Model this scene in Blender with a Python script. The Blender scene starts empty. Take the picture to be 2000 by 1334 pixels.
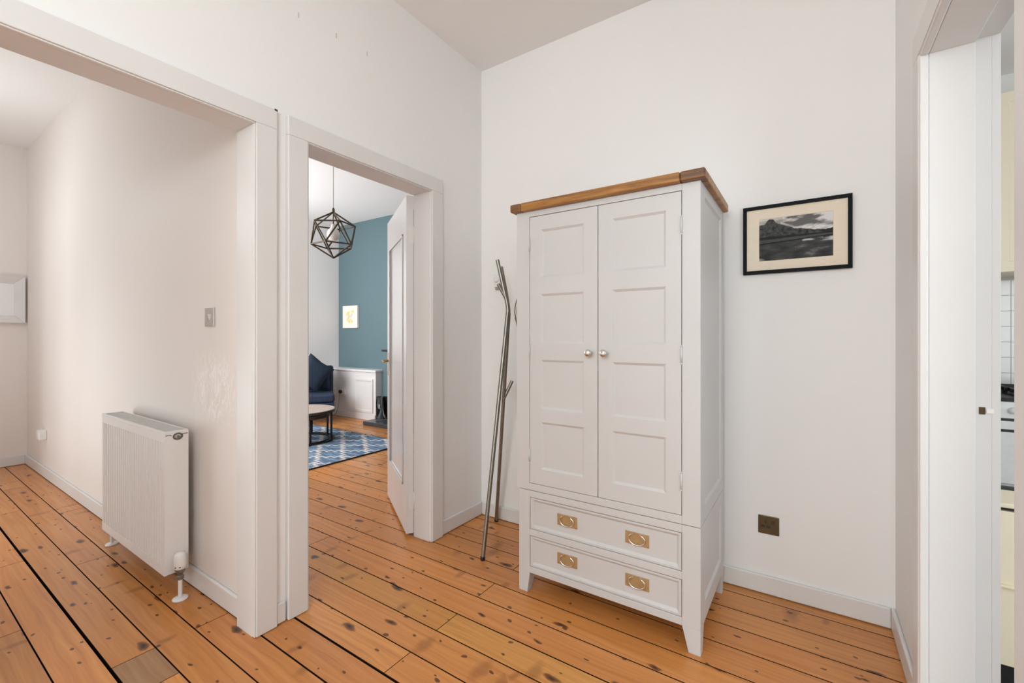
import bpy, math, random
from mathutils import Vector, noise
random.seed(7)
S = bpy.context.scene
COL = S.collection

# ------------------------------------------------------------------ camera
cam_d = bpy.data.cameras.new('camera'); cam = bpy.data.objects.new('camera', cam_d); COL.objects.link(cam)
cam_d.sensor_width = 36; cam_d.lens = 864.85/2000*36; cam_d.shift_y = -9.3/2000
cam_d.clip_start = 0.02
cam.location = (0, 0, 1.22); cam.rotation_euler = (math.pi/2, 0, math.radians(33.83))
S.camera = cam
# ------------------------------------------------------------------ world, lights, exposure
w = bpy.data.worlds.new('world'); S.world = w; w.use_nodes = True
w.node_tree.nodes['Background'].inputs[0].default_value = (0.9, 0.95, 1, 1)
w.node_tree.nodes['Background'].inputs[1].default_value = 1.0
S.view_settings.view_transform = 'Standard'; S.view_settings.look = 'None'
S.view_settings.gamma = 1; S.view_settings.use_curve_mapping = False
S.view_settings.exposure = 0.25
S.cycles.max_bounces = 8; S.cycles.diffuse_bounces = 6; S.cycles.glossy_bounces = 3
S.cycles.transparent_max_bounces = 12; S.cycles.transmission_bounces = 6
S.cycles.use_adaptive_sampling = True; S.cycles.adaptive_threshold = 0.03
def area(name, loc, direction, sx, sy, power, col):
    d = bpy.data.lights.new(name, 'AREA'); d.shape = 'RECTANGLE'; d.size = sx; d.size_y = sy
    d.energy = power; d.color = col
    o = bpy.data.objects.new(name, d); COL.objects.link(o); o.location = loc
    o.rotation_euler = Vector(direction).to_track_quat('-Z', 'Z').to_euler()
    return o
FILL_COL = (0.855, 0.965, 1.0)
area('fill_hall_end', (-0.79, -5.05, 2.0), (0, 1, 0), 2.0, 1.8, 52, FILL_COL)  # unseen panel added behind the camera as frontal fill
area('daylight_living_window', (-6.36, 2.1, 1.75), (1, 0, 0), 1.5, 2.1, 20, (0.90, 0.97, 1))
area('fill_living_side', (-5.3, 1.12, 1.75), (0, 1, 0.0), 1.3, 1.9, 68, (0.97, 0.98, 1))  # added fill for the living room, no window in this partition
area('daylight_side_room_window', (-5.2, -4.8, 1.25), (0, 1, 0), 0.8, 1.6, 32, (0.90, 0.97, 1))
area('fill_passage_side', (-4.2, -0.62, 0.95), (0, 0.9, 0.4), 0.95, 1.5, 24, FILL_COL)  # added soft fill, the wall behind it has no opening
area('daylight_kitchen_window', (1.9, -0.25, 1.6), (-0.45, 1, 0), 1.6, 1.8, 51, (0.905, 0.97, 1))
area('daylight_kitchen_window_side', (2.9, 2.0, 1.6), (-1, 0, 0), 1.6, 1.8, 9, (0.90, 0.97, 1))
def fill_point(name, loc, r, power, col):   # unseen point lamp added as soft fill
    d = bpy.data.lights.new(name, 'POINT'); d.energy = power; d.color = col; d.shadow_soft_size = r
    o = bpy.data.objects.new(name, d); COL.objects.link(o); o.location = loc
fill_point('hall_fill_point', (0.02, -1.15, 2.1), 0.22, 50, (0.865, 0.97, 1.0))  # added to lift the hall ceiling and left wall, no fitting here
fill_point('passage_fill_point', (-4.8, -0.05, 2.4), 0.2, 12, (0.88, 0.965, 1.0))  # added to brighten the passage floor, ceiling and end wall

# ------------------------------------------------------------------ mesh helpers
class M:
    def __init__(s): s.v = []; s.f = []; s.sm = []
    def add(s, vs, fs, smooth=False):
        b = len(s.v); s.v += [tuple(v) for v in vs]; s.f += [tuple(b+i for i in f) for f in fs]; s.sm += [smooth]*len(fs); return s
    def box(s, x0, x1, y0, y1, z0, z1):
        x0, x1 = min(x0, x1), max(x0, x1); y0, y1 = min(y0, y1), max(y0, y1); z0, z1 = min(z0, z1), max(z0, z1)
        return s.add([(x0,y0,z0),(x1,y0,z0),(x1,y1,z0),(x0,y1,z0),(x0,y0,z1),(x1,y0,z1),(x1,y1,z1),(x0,y1,z1)],
                     [(0,3,2,1),(4,5,6,7),(0,1,5,4),(1,2,6,5),(2,3,7,6),(3,0,4,7)])
    def hexa(s, lo, hi):   # two 4-rings
        return s.add(list(lo)+list(hi), [(3,2,1,0),(4,5,6,7),(0,1,5,4),(1,2,6,5),(2,3,7,6),(3,0,4,7)])
    def tube(s, pts, r, n=12, cap=True):
        pts = [Vector(p) for p in pts]; rings = []; up = Vector((0.123, 0.31, 0.94)).normalized(); prev = None
        for i, p in enumerate(pts):
            t = (pts[min(i+1, len(pts)-1)]-pts[max(i-1, 0)]).normalized()
            if prev is None:
                a = t.cross(up)
                if a.length < 1e-3: a = t.cross(Vector((1, 0, 0)))
                a.normalize()
            else:
                a = (prev - t*prev.dot(t)).normalized()
            prev = a; b = t.cross(a); rr = r[i] if isinstance(r, (list, tuple)) else r
            rings.append([p + a*rr*math.cos(2*math.pi*k/n) + b*rr*math.sin(2*math.pi*k/n) for k in range(n)])
        vs = [v for ring in rings for v in ring]; fs = []
        for i in range(len(pts)-1):
            for k in range(n): fs.append((i*n+k, i*n+(k+1) % n, (i+1)*n+(k+1) % n, (i+1)*n+k))
        s.add(vs, fs, True)
        if cap:
            s.add(rings[0], [tuple(range(n))[::-1]]); s.add(rings[-1], [tuple(range(n))])
        return s
    def lathe(s, prof, c=(0,0,0), axis='z', n=24, smooth=True):
        vs = []; fs = []
        for (r, h) in prof:
            for k in range(n):
                a = 2*math.pi*k/n; x, y = r*math.cos(a), r*math.sin(a)
                p = {'z': (x, y, h), 'y': (x, h, -y), 'x': (h, x, y)}[axis]
                vs.append((c[0]+p[0], c[1]+p[1], c[2]+p[2]))
        m = len(prof)
        for i in range(m-1):
            for k in range(n): fs.append((i*n+k, i*n+(k+1) % n, (i+1)*n+(k+1) % n, (i+1)*n+k))
        s.add(vs, fs, smooth)
        if prof[0][0] > 1e-5: s.add(vs[:n], [tuple(range(n))[::-1]])
        if prof[-1][0] > 1e-5: s.add(vs[-n:], [tuple(range(n))])
        return s
    def ring(s, c, R, r, axis='y', n=32, m=8, a0=0, a1=2*math.pi, sq=1.0):
        pts = []
        full = abs(a1-a0-2*math.pi) < 1e-6
        for i in range(n+1):
            a = a0+(a1-a0)*i/n; x, y = R*math.cos(a), R*math.sin(a)*sq
            pts.append((c[0]+x, c[1], c[2]+y) if axis == 'y' else ((c[0]+x, c[1]+y, c[2]) if axis == 'z' else (c[0], c[1]+x, c[2]+y)))
        return s.tube(pts, r, m, cap=not full)
    def panelled(s, x0, x1, z0, z1, y, t, cols, rows, slope, depth):
        """board whose front (towards -Y, at y) has sunk panels; cols/rows: lists of (a,b) openings"""
        xs = [x0]+[v for c in cols for v in c]+[x1]; zs = [z0]+[v for c in rows for v in c]+[z1]
        for i in range(len(xs)-1):
            for j in range(len(zs)-1):
                a, b, c, d = xs[i], xs[i+1], zs[j], zs[j+1]
                if i % 2 == 1 and j % 2 == 1:
                    e = slope; yy = y+depth
                    o = [(a,y,c),(b,y,c),(b,y,d),(a,y,d)]; q = [(a+e,yy,c+e),(b-e,yy,c+e),(b-e,yy,d-e),(a+e,yy,d-e)]
                    s.add(o+q, [(0,1,5,4),(1,2,6,5),(2,3,7,6),(3,0,4,7),(4,5,6,7)])
                else:
                    s.add([(a,y,c),(b,y,c),(b,y,d),(a,y,d)], [(0,1,2,3)])
        s.add([(x0,y,z0),(x1,y,z0),(x1,y,z1),(x0,y,z1),(x0,y+t,z0),(x1,y+t,z0),(x1,y+t,z1),(x0,y+t,z1)],
              [(0,4,5,1),(1,5,6,2),(2,6,7,3),(3,7,4,0),(7,6,5,4)])
        return s
    def map(s, fn): s.v = [tuple(fn(*v)) for v in s.v]; return s
    def build(s, name, mat, parent=None, bevel=0, seg=2, origin=None, sub=0):
        me = bpy.data.meshes.new(name)
        off = Vector((0,0,0))
        if parent is None:
            if origin is None:
                xs = [v[0] for v in s.v]; ys = [v[1] for v in s.v]; zs = [v[2] for v in s.v]
                origin = ((min(xs)+max(xs))/2, (min(ys)+max(ys))/2, min(zs))
            off = Vector(origin)
        else:
            p = parent
            while p is not None: off = off+p.location; p = p.parent
        if parent is not None and parent.get('local'): off = Vector((0,0,0))
        me.from_pydata([tuple(Vector(v)-off) for v in s.v], [], s.f); me.update()
        for p, sm in zip(me.polygons, s.sm): p.use_smooth = sm
        if mat: me.materials.append(mat)
        o = bpy.data.objects.new(name, me); COL.objects.link(o)
        if parent is None: o.location = off
        else: o.parent = parent
        if bevel:
            b = o.modifiers.new('bevel', 'BEVEL'); b.width = bevel; b.segments = seg; b.limit_method = 'ANGLE'
        if sub:
            b = o.modifiers.new('sub', 'SUBSURF'); b.levels = sub; b.render_levels = sub
        return o
def empty(name, loc, rz=0, local=False):
    o = bpy.data.objects.new(name, None); COL.objects.link(o); o.location = loc; o.rotation_euler = (0, 0, rz)
    o.empty_display_size = 0.05
    if local: o['local'] = 1
    return o
def tag(o, label=None, cat=None, group=None, kind=None):
    if label: o['label'] = label
    if cat: o['category'] = cat
    if group: o['group'] = group
    if kind: o['kind'] = kind
    return o
def struct(o, label=None): 
    o['kind'] = 'structure'
    if label: o['label'] = label
    return o

# ------------------------------------------------------------------ materials
def srgb(r, g, b):
    f = lambda c: (c/255/12.92) if c/255 <= 0.04045 else ((c/255+0.055)/1.055)**2.4
    return (f(r), f(g), f(b), 1)
class NT:
    def __init__(s, name):
        s.m = bpy.data.materials.new(name); s.m.use_nodes = True; s.t = s.m.node_tree; s.n = s.t.nodes; s.b = s.n['Principled BSDF']
    def new(s, typ, **kw):
        n = s.n.new(typ)
        for k, v in kw.items(): setattr(n, k, v)
        return n
    def link(s, a, b): s.t.links.new(a, b)
    def math(s, op, a, b=None, c=None):
        n = s.n.new('ShaderNodeMath'); n.operation = op
        for i, x in enumerate((a, b, c)):
            if x is None: continue
            if isinstance(x, (int, float)): n.inputs[i].default_value = x
            else: s.link(x, n.inputs[i])
        return n.outputs[0]
    def mix(s, f, a, b, mode='MIX'):
        n = s.n.new('ShaderNodeMix'); n.data_type = 'RGBA'; n.blend_type = mode
        for i, x in ((0, f), (6, a), (7, b)):
            if isinstance(x, (int, float)): n.inputs[i].default_value = x
            elif isinstance(x, tuple): n.inputs[i].default_value = x
            else: s.link(x, n.inputs[i])
        return n.outputs[2]
    def noise(s, vec, scale, detail=3, rough=0.5, dist=0):
        n = s.n.new('ShaderNodeTexNoise'); n.inputs['Scale'].default_value = scale; n.inputs['Detail'].default_value = detail
        n.inputs['Roughness'].default_value = rough; n.inputs['Distortion'].default_value = dist
        if vec is not None: s.link(vec, n.inputs['Vector'])
        return n.outputs['Fac']
    def ramp(s, fac, stops):
        n = s.n.new('ShaderNodeValToRGB'); e = n.color_ramp.elements
        while len(e) < len(stops): e.new(0.5)
        for i, (p, c) in enumerate(stops): e[i].position = p; e[i].color = c if len(c) == 4 else (*c, 1)
        s.link(fac, n.inputs[0]); return n.outputs[0]
    def vmath(s, op, a, b):
        n = s.n.new('ShaderNodeVectorMath'); n.operation = op
        for i, x in enumerate((a, b)):
            if isinstance(x, tuple): n.inputs[i].default_value = x
            else: s.link(x, n.inputs[i])
        return n.outputs[0]
    def bump(s, h, strength, dist):
        n = s.n.new('ShaderNodeBump'); n.inputs['Strength'].default_value = strength; n.inputs['Distance'].default_value = dist
        s.link(h, n.inputs['Height']); s.link(n.outputs[0], s.b.inputs['Normal'])
    def pos(s): return s.new('ShaderNodeNewGeometry').outputs['Position']
    def sep(s, v):
        n = s.n.new('ShaderNodeSeparateXYZ'); s.link(v, n.inputs[0]); return n.outputs
def plain(name, col, rough=0.5, metal=0.0, var=0.04, bump=0.0, scale=30, spec=0.5):
    t = NT(name); p = t.pos(); n = t.noise(p, scale, 3)
    c2 = tuple(min(1, x*(1+var)) for x in col[:3])+(1,); c1 = tuple(x*(1-var) for x in col[:3])+(1,)
    t.link(t.ramp(n, [(0.3, c1), (0.7, c2)]), t.b.inputs['Base Color'])
    t.b.inputs['Roughness'].default_value = rough; t.b.inputs['Metallic'].default_value = metal
    t.b.inputs['Specular IOR Level'].default_value = spec
    if bump: t.bump(t.noise(p, scale*2, 4), bump, 0.002)
    return t.m
def wall_paint(name, col, scuff=False):
    t = NT(name); p = t.pos()
    n = t.noise(p, 1.3, 3); c1 = tuple(x*0.985 for x in col[:3])+(1,)
    base = t.ramp(n, [(0.3, c1), (0.7, col)])
    if scuff:   # pale rub marks on the plaster beside the doorway
        q = t.vmath('MULTIPLY', p, (9, 9, 3)); sx = t.sep(p)
        wv = t.noise(q, 1.6, 5, 0.7, 2.2)
        line = t.ramp(wv, [(0.44, (0,0,0)), (0.5, (1,1,1)), (0.56, (0,0,0))])
        dx = t.math('ABSOLUTE', t.math('ADD', sx[0], 2.30)); dz = t.math('ABSOLUTE', t.math('SUBTRACT', sx[2], 0.98))
        m = t.math('MULTIPLY', t.math('LESS_THAN', dx, 0.26), t.math('LESS_THAN', dz, 0.2))
        fx = t.math('SUBTRACT', 1.0, t.math('DIVIDE', dx, 0.26)); fz = t.math('SUBTRACT', 1.0, t.math('DIVIDE', dz, 0.2))
        m = t.math('MULTIPLY', m, t.math('MULTIPLY', fx, fz))
        m = t.math('MINIMUM', t.math('MULTIPLY', m, 2.2), 1.0)
        bw = t.new('ShaderNodeRGBToBW'); t.link(line, bw.inputs[0])
        base = t.mix(t.math('MULTIPLY', m, bw.outputs[0]), base, (0.95, 0.93, 0.92, 1))
    t.link(base, t.b.inputs['Base Color'])
    t.b.inputs['Roughness'].default_value = 0.55; t.b.inputs['Specular IOR Level'].default_value = 0.3
    h = t.noise(p, 14, 4, 0.6); t.bump(h, 0.12, 0.004)
    return t.m
WALL = wall_paint('white_emulsion', (0.86, 0.85, 0.842, 1))
PINK = wall_paint('blush_emulsion', (0.82, 0.765, 0.73, 1), scuff=True)
CEIL = wall_paint('ceiling_white', (0.88, 0.87, 0.865, 1))
LIVW = wall_paint('living_white', (0.84, 0.825, 0.815, 1))
TEAL = wall_paint('teal_emulsion', (0.112, 0.180, 0.202, 1))
def gloss(name, col, rough=0.32):
    t = NT(name); p = t.pos(); n = t.noise(p, 3, 4); c1 = tuple(x*0.97 for x in col[:3])+(1,)
    t.link(t.ramp(n, [(0.35, c1), (0.65, col)]), t.b.inputs['Base Color']); t.b.inputs['Roughness'].default_value = rough
    t.bump(t.noise(t.vmath('MULTIPLY', p, (60, 60, 3)), 1.0, 3), 0.06, 0.002); return t.m
TRIM = gloss('trim_gloss_white', (0.74, 0.725, 0.715, 1), 0.4)
DOORW = gloss('door_gloss_white', (0.71, 0.70, 0.695, 1), 0.28)
WARD = gloss('wardrobe_painted_white', (0.58, 0.572, 0.567, 1), 0.45)
RADW = gloss('radiator_enamel', (0.80, 0.78, 0.765, 1), 0.35)
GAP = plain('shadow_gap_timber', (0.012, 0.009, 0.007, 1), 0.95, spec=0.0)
def pine(name, tintable=True):
    t = NT(name); p = t.pos(); oi = t.new('ShaderNodeObjectInfo')
    rnd = t.new('ShaderNodeCombineXYZ'); t.link(t.math('MULTIPLY', oi.outputs['Random'], 37.0), rnd.inputs[0])
    t.link(t.math('MULTIPLY', oi.outputs['Random'], 91.0), rnd.inputs[1])
    q = t.vmath('ADD', p, rnd.outputs[0])
    wob = t.noise(t.vmath('MULTIPLY', q, (2.2, 9, 1)), 1.0, 2)
    qs = t.sep(q)
    yy = t.math('ADD', qs[1], t.math('MULTIPLY', wob, 0.05))
    cx = t.new('ShaderNodeCombineXYZ'); t.link(t.math('MULTIPLY', qs[0], 1.6), cx.inputs[0]); t.link(t.math('MULTIPLY', yy, 55), cx.inputs[1])
    grain = t.noise(cx.outputs[0], 1.0, 4, 0.6)
    col = t.ramp(grain, [(0.26, (0.41, 0.150, 0.036)), (0.5, (0.58, 0.240, 0.064)), (0.74, (0.69, 0.318, 0.098))])
    big = t.noise(t.vmath('MULTIPLY', q, (1.2, 5, 1)), 1.0, 3)
    col = t.mix(t.math('MULTIPLY', big, 0.5), col, (0.64, 0.245, 0.072, 1))
    # knots
    dn = t.new('ShaderNodeTexNoise'); dn.inputs['Scale'].default_value = 14; t.link(q, dn.inputs['Vector'])
    dist = t.vmath('MULTIPLY', t.vmath('SUBTRACT', dn.outputs['Color'], (0.5, 0.5, 0.5)), (0.035, 0.035, 0))
    qd = t.vmath('ADD', q, dist)
    def knots(sx, sy, r0, r1, keep):
        v = t.new('ShaderNodeTexVoronoi'); v.voronoi_dimensions = '2D'; v.inputs['Scale'].default_value = 1
        t.link(t.vmath('MULTIPLY', qd, (sx, sy, 0)), v.inputs['Vector'])
        cs = t.new('ShaderNodeSeparateColor'); t.link(v.outputs['Color'], cs.inputs[0])
        rad = t.math('MULTIPLY_ADD', cs.outputs[1], r1-r0, r0)
        k = t.math('SUBTRACT', 1.0, t.math('DIVIDE', v.outputs['Distance'], rad))
        k = t.math('MAXIMUM', k, 0.0)
        return t.math('MULTIPLY', k, t.math('LESS_THAN', cs.outputs[0], keep))
    k1 = knots(3.3, 8.5, 0.06, 0.16, 0.5)
    k2 = knots(8, 14, 0.05, 0.12, 0.38)
    k3 = knots(7.5, 3.4, 0.12, 0.3, 0.3)
    def sm(k, g): return t.math('MINIMUM', t.math('MULTIPLY', k, g), 1.0)
    col = t.mix(t.math('MULTIPLY', sm(k3, 1.5), 0.55), col, (0.26, 0.088, 0.022, 1))
    col = t.mix(t.math('MULTIPLY', sm(k1, 3.0), 0.85), col, (0.20, 0.058, 0.013, 1))
    col = t.mix(sm(t.math('POWER', k1, 1.6), 1.3), col, (0.025, 0.009, 0.004, 1))
    col = t.mix(t.math('MULTIPLY', sm(k2, 3.5), 0.85), col, (0.06, 0.02, 0.007, 1))
    if tintable: col = t.mix(1.0, col, oi.outputs['Color'], 'MULTIPLY')
    t.link(col, t.b.inputs['Base Color'])
    rn = t.noise(t.vmath('MULTIPLY', q, (3, 9, 1)), 1.0, 3)
    t.link(t.math('MULTIPLY_ADD', rn, 0.22, 0.22), t.b.inputs['Roughness'])
    t.b.inputs['Specular IOR Level'].default_value = 0.32
    t.b.inputs['Coat Weight'].default_value = 0.22; t.b.inputs['Coat Roughness'].default_value = 0.16
    t.bump(t.noise(t.vmath('MULTIPLY', q, (4, 60, 1)), 1.0, 3), 0.10, 0.003)
    return t.m
PINE = pine('varnished_pine')
def oak(name, c1, c2, c3):
    t = NT(name); p = t.pos(); q = t.vmath('MULTIPLY', p, (3, 14, 45))
    g = t.noise(q, 1.0, 5, 0.6, 0.6)
    t.link(t.ramp(g, [(0.3, c1), (0.5, c2), (0.75, c3)]), t.b.inputs['Base Color']); t.b.inputs['Roughness'].default_value = 0.38
    t.bump(g, 0.08, 0.002); return t.m
OAK = oak('oiled_oak', srgb(108, 68, 22), srgb(154, 103, 42), srgb(182, 132, 68))
OAKEND = oak('oak_end_grain', srgb(84, 54, 28), srgb(118, 78, 42), srgb(140, 98, 56))
STEEL = plain('brushed_steel', (0.30, 0.285, 0.25, 1), 0.38, 1.0, 0.06, scale=60)
NICKEL = plain('polished_nickel', (0.72, 0.70, 0.66, 1), 0.2, 1.0)
BRASS = plain('aged_brass_plate', srgb(180, 150, 106), 0.5, 0.5, 0.08, scale=50)
BRONZE = plain('bronze_socket_plate', (0.105, 0.072, 0.035, 1), 0.38, 0.7, 0.1)
DOORBRASS = plain('door_brass', (0.45, 0.27, 0.10, 1), 0.35, 0.9)
CHROME = plain('polished_chrome', (0.75, 0.75, 0.75, 1), 0.12, 1.0)
RUSTY = plain('tarnished_valve_metal', (0.22, 0.19, 0.15, 1), 0.5, 0.6, 0.3, 0.4, 90)
PLASTIC = plain('white_plastic', (0.82, 0.80, 0.785, 1), 0.35)
BLACK = plain('black_plastic', (0.012, 0.012, 0.013, 1), 0.4)
FRAMEB = plain('black_frame_lacquer', (0.005, 0.007, 0.008, 1), 0.6, spec=0.15)
MATB = plain('cream_mount_board', srgb(234, 222, 203), 0.85, var=0.015)
DARKMET = plain('dark_bronze_metal', (0.085, 0.062, 0.043, 1), 0.42, 0.6, 0.15)
BLKMET = plain('black_metal', (0.012, 0.011, 0.010, 1), 0.45, 0.3)
CORD = plain('grey_brown_cord', (0.36, 0.31, 0.27, 1), 0.7)
NAVY = plain('navy_velvet', (0.016, 0.030, 0.065, 1), 0.75, var=0.25, bump=0.2, scale=60)
NAVY2 = plain('dark_blue_cushion_fabric', (0.010, 0.022, 0.045, 1), 0.85, var=0.25, bump=0.3, scale=80)
TABLEW = plain('pale_washed_wood', (0.45, 0.37, 0.32, 1), 0.45, var=0.12, scale=14)
SLATE = plain('dark_slate', (0.045, 0.05, 0.058, 1), 0.28, var=0.2)
CREAM = plain('cream_cabinet', srgb(238, 226, 200), 0.4, var=0.01)
WORKTOP = plain('dark_worktop', (0.06, 0.065, 0.06, 1), 0.3)
TILE = plain('white_glazed_tile', (0.80, 0.78, 0.76, 1), 0.18, var=0.01)
GROUT = plain('grey_grout', (0.58, 0.56, 0.54, 1), 0.9)
COOKW = plain('white_enamel', (0.78, 0.78, 0.78, 1), 0.25)
DIRT = plain('dark_filler', (0.05, 0.045, 0.04, 1), 0.9)
FILL = plain('pale_wall_filler', (0.60, 0.57, 0.54, 1), 0.8)
CANDLE = plain('white_wax', (0.85, 0.84, 0.80, 1), 0.5)
def glass(name):
    t = NT(name); t.b.inputs['Transmission Weight'].default_value = 1; t.b.inputs['Roughness'].default_value = 0.02
    t.b.inputs['IOR'].default_value = 1.45; t.link(t.ramp(t.noise(t.pos(), 5), [(0, (0.97,0.99,0.98)), (1, (1,1,1))]), t.b.inputs['Base Color']); return t.m
GLASS = glass('clear_glass')
PANE = plain('blank_bright_panel', (0.85, 0.85, 0.86, 1), 0.25, var=0.01)
def bulbmat():
    t = NT('frosted_bulb'); t.link(t.ramp(t.noise(t.pos(), 5), [(0, (0.78,0.76,0.72)), (1, (0.82,0.80,0.76))]), t.b.inputs['Base Color']); t.b.inputs['Roughness'].default_value = 0.3; return t.m
BULB = bulbmat()
def rugmat():
    t = NT('blue_trellis_pile'); s = t.sep(t.pos())
    X = t.math('DIVIDE', s[0], 0.41); Y = t.math('DIVIDE', s[1], 0.29)
    def fam(sign):
        a = t.math('ADD', X, Y) if sign > 0 else t.math('SUBTRACT', X, Y)
        b = t.math('SUBTRACT', X, Y) if sign > 0 else t.math('ADD', X, Y)
        tri = t.math('PINGPONG', t.math('MULTIPLY', b, 3.0), 0.5)
        a = t.math('ADD', a, t.math('MULTIPLY', t.math('SUBTRACT', tri, 0.25), 0.42))
        fr = t.math('ABSOLUTE', t.math('SUBTRACT', t.math('FRACT', t.math('ADD', a, 20.0)), 0.5))
        return t.math('LESS_THAN', t.math('SUBTRACT', 0.5, fr), 0.055)
    m = t.math('MAXIMUM', fam(1), fam(-1))
    n = t.noise(t.vmath('MULTIPLY', t.pos(), (4, 14, 1)), 1.5, 3)
    blue = t.ramp(n, [(0.3, srgb(62, 84, 110)), (0.5, srgb(96, 124, 152)), (0.72, srgb(130, 156, 180))])
    t.link(t.mix(m, blue, srgb(226, 214, 200)), t.b.inputs['Base Color']); t.b.inputs['Roughness'].default_value = 0.95
    t.bump(t.noise(t.pos(), 400, 2), 0.4, 0.003); return t.m
RUG = rugmat()
def attrmat(name, rough):
    t = NT(name); a = t.new('ShaderNodeAttribute'); a.attribute_name = 'ink'; n = t.noise(t.pos(), 900, 2)
    c = t.mix(0.08, a.outputs['Color'], t.ramp(n, [(0, (0.3,0.3,0.3)), (1, (0.7,0.7,0.7))]), 'OVERLAY')
    t.link(c, t.b.inputs['Base Color']); t.b.inputs['Roughness'].default_value = rough; t.b.inputs['Specular IOR Level'].default_value = 0.08; return t.m
PRINT = attrmat('printed_photograph', 0.4); CANVAS = attrmat('printed_canvas', 0.8)

# ------------------------------------------------------------------ constants of the place
XA, XAb = -1.875, -2.0        # left wall: hall face, far face
YB = 2.42                     # back wall
XC, XCb = 0.30, 0.455         # right wall
YD = 0.94                     # side wall of the left passage
XE = -6.25                    # end wall of the passage
XL, YT = -6.39, 4.44          # living room far wall, teal wall
H, HL = 3.048, 3.02
HD = 2.083                    # door head
SK = 0.09
# ------------------------------------------------------------------ walls
m = M()
m.box(XAb, XA, 0.94, 1.125, 0, H); m.box(XAb, XA, 1.925, 4.54, 0, H); m.box(XAb, XA, -0.08, 0.94, HD+0.03, H)
m.box(XAb, XA, 1.125, 1.925, HD+0.03, H); m.box(XAb, XA, -5.2, -0.08, 0, H)
wall_left = struct(m.build('wall_left', WALL), 'white plastered wall with two doorways')
wall_back = struct(M().box(XA, XC, YB, YB+0.1, 0, H).build('wall_back', WALL), 'white plastered wall behind the wardrobe')
m = M(); m.box(XC, XCb, 1.85, 4.3, 0, H); m.box(XC, XCb, 1.03, 1.85, 2.10, H); m.box(XC, XCb, -5.2, 1.03, 0, H)
wall_right = struct(m.build('wall_right', WALL), 'white plastered wall with the kitchen doorway')
m = M(); m.box(-6.6, XAb, YD, YD+0.1, 0, HL)
wall_passage = struct(m.build('wall_passage', PINK), 'blush pink passage wall behind the radiator')
struct(M().box(XE-0.12, XE, -0.7, YD, 0, HL).build('wall_passage_end', PINK), 'blush pink end wall of the passage')
m = M(); m.box(XE, -5.5, -0.7, -0.6, 0, HL); m.box(-5.5, -4.75, -0.7, -0.6, 2.1, HL); m.box(-4.75, XAb, -0.7, -0.64, 0, HL)
struct(m.build('wall_passage_near', PINK))
m = M(); m.box(XL-0.1, XL, YD+0.1, YT, 0, HL)
struct(m.build('wall_living_far', LIVW), 'white far wall of the living room')
struct(M().box(XL-0.1, XAb, YT, YT+0.1, 0, HL).build('wall_living_teal', TEAL), 'teal painted wall of the living room')
struct(M().box(XA-0.1, XCb, -5.2, -5.1, 0, H).build('wall_entrance', WALL))
struct(M().box(XAb, XCb+0.0, -5.2, YB+0.1, H, H+0.08).build('ceiling', CEIL), 'white hall ceiling')
struct(M().box(-6.6, XAb, YD+0.05, YT+0.1, HL, HL+0.1).build('ceiling_living', CEIL), 'white living room ceiling')
struct(M().box(-6.6, XAb, -0.7, YD+0.05, HL, HL+0.1).build('ceiling_passage', CEIL), 'white ceiling of the passage')
# kitchen shell
struct(M().box(XCb, 3.0, 4.12, 4.22, 0, 2.9).build('wall_kitchen_back', LIVW))
struct(M().box(XCb, 3.0, -0.4, -0.3, 0, 2.9).build('wall_kitchen_near', LIVW))
struct(M().box(2.95, 3.05, -0.4, 4.22, 0, 2.9).build('wall_kitchen_side', LIVW))
struct(M().box(XCb, 3.0, -0.4, 4.22, 2.9, 3.0).build('ceiling_kitchen', CEIL))
struct(M().box(XCb, 3.0, -0.4, 4.22, -0.05, -0.004).build('floor_kitchen', plain('grey_kitchen_vinyl', (0.25, 0.23, 0.21, 1), 0.5)))
# side room behind the passage doorway
m = M(); m.box(-6.3, -4.7, -5.0, -4.9, 0, 2.9); m.box(-6.3, -6.2, -4.9, -0.7, 0, 2.9); m.box(-4.8, -4.7, -4.9, -0.7, 0, 2.9); m.box(-6.3, -4.7, -5.0, -0.7, 2.9, 3.0)
struct(m.build('wall_side_room', LIVW))
# filled screw holes
for (y, z, a) in ((1.101, 2.642, 0), (1.29, 2.658, 0), (1.468, 2.666, 0)):
    M().box(XA-0.001, XA+0.0008, y-0.003, y+0.003, z-0.012, z+0.012).build('filled_screw_hole', FILL, wall_left, 0.001)
# ------------------------------------------------------------------ floor boards
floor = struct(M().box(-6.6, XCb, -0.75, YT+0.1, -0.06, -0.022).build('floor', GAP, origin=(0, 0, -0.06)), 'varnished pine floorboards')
m = M(); m.box(XA-0.2, XC+0.1, -5.2, -0.75, -0.06, 0); m.box(-6.4, -4.1, -5.2, -0.75, -0.06, 0)
struct(m.build('floor_entrance', PINE))
seams = [2.345, 2.20, 2.062, 1.925, 1.772, 1.634, 1.486, 1.352, 1.205, 1.072, 0.932, 0.798, 0.665, 0.528, 0.396]
y = 2.345
while y < YT: y += random.choice((0.138, 0.142, 0.146)); seams.insert(0, y)
y = 0.396
while y > -0.72: y -= random.choice((0.138, 0.142)); seams.append(y)
joints = {1.925: [-1.285, -3.6], 1.772: [-3.1], 1.634: [-1.29, -4.4], 1.486: [-2.43, -4.9], 1.352: [-1.285, -3.7], 1.205: [-0.35, -3.0],
          1.072: [-1.28, -4.2], 0.932: [-3.2, -0.4], 0.798: [-2.13, -4.3], 0.665: [-3.25, -5.3, -1.2], 0.528: [-1.9, -2.13, -4.6], 0.396: [-3.55, -1.3],
          2.062: [-1.29, -4.1], 2.20: [-0.75, -4.6], 2.345: [-1.5, -3.4]}
WIDE = {1.072: 0.008, 0.528: 0.009, 0.932: 0.005, 1.486: 0.004}
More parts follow.
